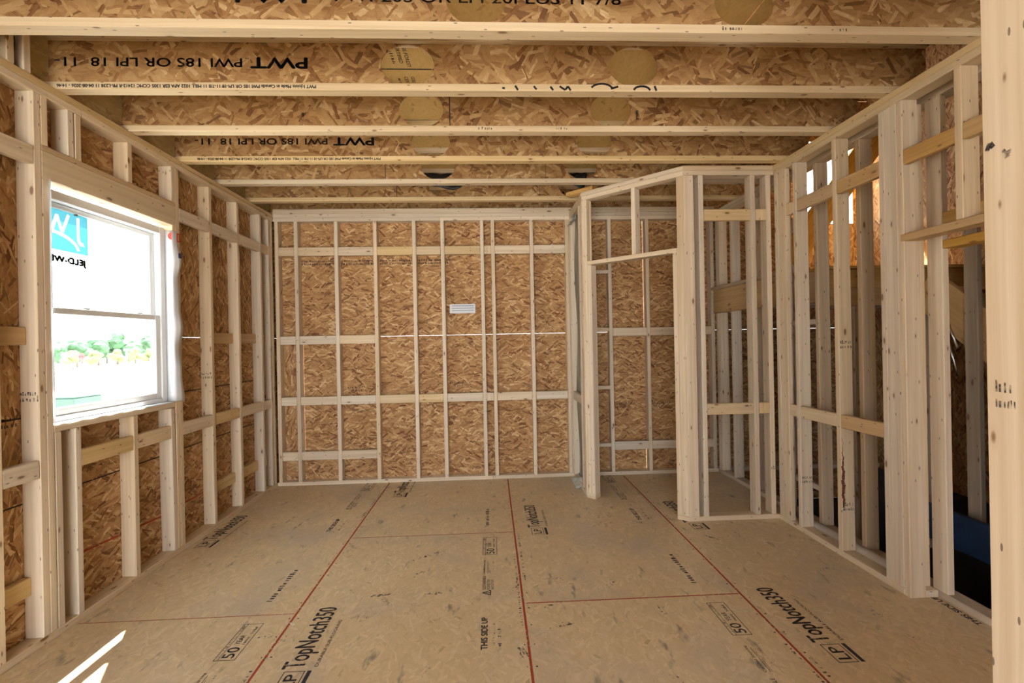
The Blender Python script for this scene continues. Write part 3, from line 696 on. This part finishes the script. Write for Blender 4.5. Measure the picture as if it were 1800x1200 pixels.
# plastic sheeting hanging in the slot between the back wall and the closet side
rail = [[(AX+.045+.010*math.sin(q*13+k*1.7)+.008*math.sin(k*2.3), 4.44+.104*k, .04+2.64*q) for k in range(5)] for q in [i/26 for i in range(27)]]
cloth('plastic_sheeting', rail, CS, 'plastic', (AX+.045, 4.65, .04))
rp = random.Random(9)
for nm, (x0, y0, z0), (sx3, sy3, sz3) in (('plastic_scrap', (AX-.05, 4.66, .002), (.09, .34, .09)), ('plastic_scrap', (AX-.04, 4.70, 2.60), (.06, .18, .17))):
    rail = [[(x0+sx3*k/5+rp.uniform(-.008, .008), y0+sy3*(j-3)/6+rp.uniform(-.01, .01), z0+sz3*(k/5)**1.4*(.6+.4*math.sin(j*1.3+k))*(1 if k else 0)+rp.uniform(0, .006)) for k in range(6)] for j in range(7)]
    cloth(nm, rail, CS, 'plastic_pale', (x0, y0, z0))

# ------------------------------------------------------------------ right wall (front leaf)
WR = structure('wall_right', (XR, 2.9, 0))
X1 = XR + W4
box('bottom_plate', (XR, 2.478, 0), (X1, YF+W4, T2), 'pine_yellow', WR)
box('top_plate', (XR, 1.2, H-2*T2), (X1, 2.52, H-T2-.0005), 'pine_yellow', WR); box('top_plate', (XR, 2.522, H-2*T2), (X1, YF+W4, H-T2-.0005), 'pine_yellow', WR)
box('top_plate', (XR, 1.2, H-T2), (X1, YF+W4, H), 'pine_yellow', WR)
def rstud(y, z0=T2, z1=H-2*T2, name='stud', mat='pine', d=W4, w=T2): return box(name, (XR, y, z0), (XR+d, y+w, z1), mat, WR)
rstud(3.325); rs_ = rstud(2.93); rstud(2.56)
rstud(2.4785, name='post', d=T2, w=.081); rstud(2.44, z0=0, name='trimmer_stud')
box('jamb_filler', (2.362, 2.485, T2), (2.4085, 2.523, H-2*T2), 'pine', WR); box('plate_return', (X1+.0005, 2.44, 0), (XB-.0005, 2.54, T2), 'pine', WR)
rstud(3.45, name='corner_backing', d=T2, w=.09); rstud(3.545, name='stud', w=.044)
for y0, y1, mt in ((2.598, 2.93, 'pine_orange'), (2.968, 3.325, 'pine_yellow'), (3.363, 3.45, 'pine')):
    box('blocking', (XR+.0008, y0+.001, .838), (XR+T2, y1-.001, .923), mt, WR)
for y0, y1 in ((2.598, 2.93), (2.968, 3.325), (3.363, 3.45)):
    box('blocking', (XR+.0008, y0+.001, 2.345), (XR+T2, y1-.001, 2.433), 'pine_orange' if y0 < 3.3 else 'pine_yellow', WR)
box('door_header', (XR-.002, 1.2, 1.938), (X1, 2.462, 1.978), 'pine_orange', WR)
rstud(2.12, z0=1.9785, name='cripple_stud'); rstud(1.72, z0=1.9785, name='cripple_stud')
box('blocking', (XR+.0008, 2.159, 2.352), (XR+T2, 2.439, 2.43), 'pine_orange', WR); box('blocking', (XR+.0008, 1.76, 2.352), (XR+T2, 2.119, 2.43), 'pine_orange', WR)
for y, z in ((3.325, .36), (2.93, .30), (2.93, 1.35), (2.56, 1.0)):
    decal('grade_stamp', scribble(0, .03, .07, .055, 6, rnd) + scribble(0, 0, .075, .02, 7, rnd), 'ink_faint', WR, (XR+.008, y-.0008, z), (1, 0, 0), (0, 0, 1))
decal('bark_edge', [stroke([(0, .30+.03*k), (.006*math.sin(k*2.1), .33+.03*k)], .012+.01*math.sin(k*.35)) for k in range(15)], plain('brown_bark', (.16, .05, .02), .9, nscale=60, namt=.6), WR, (XR+.012, 2.93-.0008, .02), (1, 0, 0), (0, 0, 1))

# back leaf, towards the stairs
WT = structure('wall_stairwell', (XB, 3.3, 0))
XB1 = XB + W4
box('bottom_plate', (XB, 1.2, 0), (XB1, D-.001, T2), 'pine_grey', WT)
box('top_plate', (XB, 1.2, H-2*T2), (XB1, D-.001, H), 'pine_yellow', WT)
for y in (4.85, 4.81, 4.548, 4.15, 3.752, 3.332, 2.93): box('stud', (XB, y, T2), (XB1, y+T2, H-2*T2), 'pine', WT)
box('post', (XB, 2.387, T2), (XB+T2, 2.475, H-2*T2), 'pine', WT); box('stud', (XB+T2+.001, 2.437, T2), (XB1, 2.475, H-2*T2), 'pine', WT)
box('door_header', (XB+.001, 1.2, 1.885), (XB1, 2.386, 1.93), 'pine_orange', WT)
box('blocking', (XB+.001, 1.2, 1.99), (XB+T2, 2.386, 2.078), 'pine_orange', WT)
for z in (.84, 1.52, .27): box('blocking', (XB+.03, 3.371, z), (XB+.068, 3.751, z+.04), 'pine', WT)
box('landing_ledger', (XB-T2, 3.72, 1.69), (XB-.0005, D-.03, 1.93), 'pine_orange', WT); box('ledger_cap', (XB-T2-.03, 3.72, 1.931), (XB-.0005, D-.03, 1.962), 'pine_grey', WT)
tb = tube('floor_tube', [(2.3745, 2.56+.11*k, .0345) for k in range(10)], .034, 'tube', None, 12)
tb['label'] = 'round grey tube lying on the floor between the two right wall plates'; tb['category'] = 'tube'

# near post beside the camera, end of a cross wall
NW = structure('wall_near', (1.04, .2, 0))
box('post', (1.0, .764, T2), (1.038, .904, H-2*T2), 'pine', NW)
box('stud', (1.0395, .81, T2), (1.128, .848, H-2*T2), 'pine', NW)
for y in (.36, -.04, -.44): box('stud', (1.0, y, T2), (1.0+W4, y+T2, H-2*T2), 'pine', NW)
box('bottom_plate', (1.0, -.6, 0), (1.0+W4+.04, .904, T2), 'pine', NW); box('top_plate', (1.0, -.6, H-2*T2), (1.0+W4+.04, .904, H), 'pine', NW)
decal('grade_stamp', scribble(0, .03, .03, .055, 5, rnd) + scribble(0, 0, .035, .02, 6, rnd), 'ink_faint', NW, (.9992, .885, 1.29), (0, -1, 0), (0, 0, 1))
decal('dark_smudge', [stroke([(0, 0), (.006, .014), (.012, .003)], .009), stroke([(.026, -.02), (.036, -.014), (.040, -.026)], .016)], 'dark_chalk', NW, (.9992, .893, 1.80), (0, -1, 0), (0, 0, 1))

# ------------------------------------------------------------------ the rest of the room behind the camera, and the stairwell shell
RW = structure('wall_rear', (0, YR, 0))
OPEN = [(-2.1, .0, .7, 2.6)]  # unseen opening, added and sized to let in fill light from behind the camera
rects = [(XS, -.35, 2.5, H+JD)]
for h_ in OPEN: rects = [q for r in rects for q in rect_minus(r, h_)]
for r in rects: box('sheathing_panel', (r[0], YR-.02, r[1]), (r[2], YR, r[3]), 'osb_wall', RW, 0)
SW = structure('wall_side', (2.5, -.7, 0))
box('sheathing_panel', (2.5, YR, -.02), (2.512, 1.9, H+JD), 'osb_wall', SW, 0)
ST = structure('wall_stair_outer', (XE, 2.5, -2.8))
box('sheathing_panel', (XE, .4, -.02), (XE+.011, DS, 5.2), 'osb_wall', ST, 0); box('lower_wall', (XE, .4, -2.8), (XE+.011, DS, -.021), 'dark_floor', ST, 0)  # below floor level the stairwell's shade is put into the wall colour
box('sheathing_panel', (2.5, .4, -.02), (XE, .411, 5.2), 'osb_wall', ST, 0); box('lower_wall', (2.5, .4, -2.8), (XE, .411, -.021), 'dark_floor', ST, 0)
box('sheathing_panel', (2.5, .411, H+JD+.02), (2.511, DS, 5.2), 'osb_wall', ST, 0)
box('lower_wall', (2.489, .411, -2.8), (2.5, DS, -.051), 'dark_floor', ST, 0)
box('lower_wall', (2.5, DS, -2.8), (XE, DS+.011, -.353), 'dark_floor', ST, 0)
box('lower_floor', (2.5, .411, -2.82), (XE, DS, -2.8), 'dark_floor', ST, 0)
box('roof_deck', (2.5, .4, 5.2), (XE+.02, DS+.02, 5.22), 'osb_deck', ST, 0)

# stairs beyond the right wall
SC = thing('staircase', 'unfinished wooden staircase and landing seen through the right wall studs', 'staircase', (3.3, 3.9, 0))
LY = 3.42
box('landing_deck', (2.502, LY-.02, 1.932), (XE-.001, D-.002, 1.955), 'osb_deck', SC)
box('landing_beam', (2.502, LY, 1.79), (XE-.001, LY+T2, 1.931), 'pine_orange', SC); box('landing_beam', (2.502, LY-.001, 1.655), (XE-.001, LY+T2, 1.789), 'pine_orange', SC)
box('landing_side_beam', (2.502, LY+T2+.001, 1.69), (2.54, D-.002, 1.931), 'pine_orange', SC)
for x in (2.88, 3.1, 3.5, 3.9): box('landing_joist', (x, LY+T2+.001, 1.70), (x+T2, D-.002, 1.931), 'pine_grey', SC)
for x in (2.52, 2.75, 3.3, 4.0): box('landing_post', (x, LY, -.2), (x+T2, LY+W4, 1.654), 'pine_grey', SC)
for x in (3.28, 4.12):
    beam('stringer', (x, LY-.02, 1.787), (x, 1.0, -.18), .28, T2, 'pine_orange', SC)
for k in range(8):
    y = LY-.02-.268*(k+.5); z = 1.955-.22*(k+1)
    box('tread', (3.302, y-.14, z), (4.098, y+.134, z+.025), 'osb_deck', SC)
beam('stringer', (3.16, D-.10, 2.23), (4.17, D-.10, 3.576), .26, T2, 'pine_orange', SC)
box('newel_stud', (3.222, 2.955, .0), (3.260, 3.044, 3.1), 'pine_grey', SC)
tube('handrail', [(3.2, 3.14, 1.52), (3.2, 3.07, 1.328)], .008, 'metal', SC); tube('handrail', [(3.2, 3.15, 1.43), (3.2, 3.07, 1.14)], .008, 'metal', SC)
bs = box('blue_panel', (3.05, 2.6, .0), (3.09, 3.35, .24), 'blue_tarp', None); bs['label'] = 'dark blue sheet material low down in the stairwell'; bs['category'] = 'sheet'
# black plastic stuffed between the joists
def crumple(name, x0, x1, y, z0, z1, label, seed, wedge=.85):
    r = random.Random(seed); n = 14
    rail = [[(x0+(x1-x0)*k/n, y+r.uniform(-.012, .012), zb+(z1-zb)*j/5+r.uniform(-.008, .008)*(0 < j < 5)) for k in range(n+1) for zb in [z0+(z1-z0)*wedge*(1-k/n)**.7 + (z1-z0)*.6*max(0, (k/n-.85)/.15)**2]] for j in range(6)]
    o = cloth(name, rail, None, 'black', ((x0+x1)/2, y, z0)); o['label'] = label; o['category'] = 'plastic sheet'
crumple('black_plastic', -1.05, -.2, J0+SP*5-.05, H+.045, H+.25, 'black plastic sheet behind the round web holes above the back wall', 1)
crumple('black_plastic', .62, .95, J0+SP*5-.05, H+.045, H+.25, 'black plastic sheet tucked above the closet partition', 2)
crumple('black_plastic', .1, .80, D-.045, H+.06, H+.20, 'black plastic strip along the top of the back wall', 3)
cb = tube('black_cable', [(-2.245+.03*math.sin(a*.5), 2.322+.016*math.cos(a), H+.075+.065*math.sin(a)) for a in [k*.35 for k in range(14)]], .006, 'black')
cb['label'] = 'coil of black cable hanging above the left wall plate'; cb['category'] = 'cable'

# ------------------------------------------------------------------ outdoors
GR = -3.0
gp = mesh('ground', [(-400, -200, GR), (200, -200, GR), (200, 500, GR), (-400, 500, GR)], [(0, 1, 2, 3)], 'ground'); gp['kind'] = 'structure'
def crown(bm, c, r, rr_):
    k = bmesh.ops.create_icosphere(bm, subdivisions=2, radius=r)
    for v in k['verts']:
        v.co = v.co*(1+rr_.uniform(-.22, .22)); v.co.z *= .9; v.co += Vector(c)
def tree(x, y, h, w, mat, label, rr_):
    t = thing('tree', label, 'tree', (x, y, GR), 'trees beyond the lot'); bm = bmesh.new()
    for k in range(9):
        q = rr_.random(); a = rr_.uniform(0, 6.28); rad = w*(.5-.35*q)
        crown(bm, (rad*math.cos(a), rad*math.sin(a), h*(.35+.5*q)), w*(.34-.14*q), rr_)
    crown(bm, (0, 0, h*.6), w*.42, rr_)
    me = bpy.data.meshes.new('foliage'); bm.to_mesh(me); bm.free(); o = put('foliage', me, mat, t, (x, y, GR))
    tube('trunk', [(x, y, GR), (x+.05, y, GR+h*.3), (x, y+.05, GR+h*.65)], w*.045, 'bark', t, 7)
rt = random.Random(11)
for k in range(7):
    X_ = -105.0; yx = 1.12 + .062*k; big = k in (3, 5)
    tree(X_, -X_*yx, (9.5 if big else 6.8 + .5*(k % 3)), (5.6 if big else 5.2), 'leaf', 'tall dark green tree standing above the far tree row' if big else 'mid green bushy tree in the far row beyond the lot', rt)
for k in range(6):
    X_ = -118.0; tree(X_, -X_*(1.12+.075*k), 7.5+rt.uniform(-1, 1.5), 5.2, 'leaf', 'hazy green tree showing behind the far tree row', rt)
for k in range(5):
    X_ = -92.0; tree(X_, -X_*(1.17+.065*k), 4.6, 2.8, 'leaf2', 'young yellow-green street tree in front of the tree row', rt)
ss = thing('stop_sign', 'red octagonal road sign on a thin post by the trees', 'sign', (-80, 95.5, GR))
V = [(-79.9, 95.5+.75*math.cos(a), GR+3.0+.75*math.sin(a)) for a in [math.pi/8+k*math.pi/4 for k in range(8)]]; V2 = [(x-.05, y, z) for x, y, z in V]
mesh('sign_plate', V+V2, [tuple(range(8)), tuple(range(15, 7, -1))]+[(k, k+8, (k+1) % 8+8, (k+1) % 8) for k in range(8)], 'sign_red', ss, (-79.9, 95.5, GR+3))
decal('sign_lettering', [T('STOP', -.55, -.2, .55, .2)], 'white_film', ss, (-79.88, 95.5, GR+3), (0, 1, 0), (0, 0, 1))
tube('sign_post', [(-80, 95.5, GR), (-80, 95.5, GR+3)], .06, 'metal', ss, 6)
sl = thing('street_lamp', 'white street lamp post standing before the trees', 'lamp post', (-82, 109.6, GR))
tube('lamp_pole', [(-82, 109.6, GR), (-82, 109.6, GR+3.9)], .14, 'vinyl', sl, 8); box('lamp_head', (-82.4, 109.2, GR+3.9), (-81.6, 110, GR+4.4), 'vinyl', sl, .1)
gb = thing('utility_box', 'green metal utility box on the pale ground outside the window', 'utility box', (-27.5, 32.7, GR))
box('box_body', (-28.4, 31.5, GR), (-26.9, 33.7, GR+1.3), 'box_green', gb, .05); box('box_lid', (-28.45, 31.45, GR+1.3), (-26.85, 33.75, GR+1.4), 'box_green', gb, .03)

# ------------------------------------------------------------------ scraps on the floor
chips = [(.30, 4.72, 0.06), (.12, 3.95, .05), (-1.05, 2.47, .07), (-1.72, 2.95, .06), (.93, 3.98, .05), (.84, 3.72, .05), (-1.62, 3.3, .05), (-.28, 2.95, .04), (1.16, 3.83, .05), (1.72, 2.35, .05), (1.95, 2.5, .04), (-1.52, 3.75, .05), (1.9, 3.2, .05), (-1.0, 2.5, .04)]
cm = {}
for k, (x, y, s_) in enumerate(chips):
    r = random.Random(k); n = 6
    key = k % 3
    if key not in cm:
        V = []; ring = [(math.cos(a)*r.uniform(.5, 1)*.5, math.sin(a)*r.uniform(.2, .5)*.5) for a in [2*math.pi*i/n for i in range(n)]]
        V = [(a, b, .0) for a, b in ring] + [(a*.9, b*.9, .06+.05*r.random()) for a, b in ring]
        Fc = [tuple(range(n-1, -1, -1)), tuple(range(n, 2*n))] + [(i, (i+1) % n, (i+1) % n+n, i+n) for i in range(n)]
        me = bpy.data.meshes.new('wood_chip'); me.from_pydata(V, [], Fc); me.update(); me.materials.append(plain('pale_wood_chip', (.72, .62, .48), .8, nscale=8, namt=.2)); cm[key] = me
    o = bpy.data.objects.new('wood_chip', cm[key]); COL.objects.link(o); o.location = (x, y, .0009); o.scale = (s_*.6,)*3; o.rotation_euler = (0, 0, r.uniform(0, 6))
    o['label'] = 'tiny pale wood chip lying on the subfloor'; o['category'] = 'wood chip'; o['group'] = 'wood chips on the subfloor'
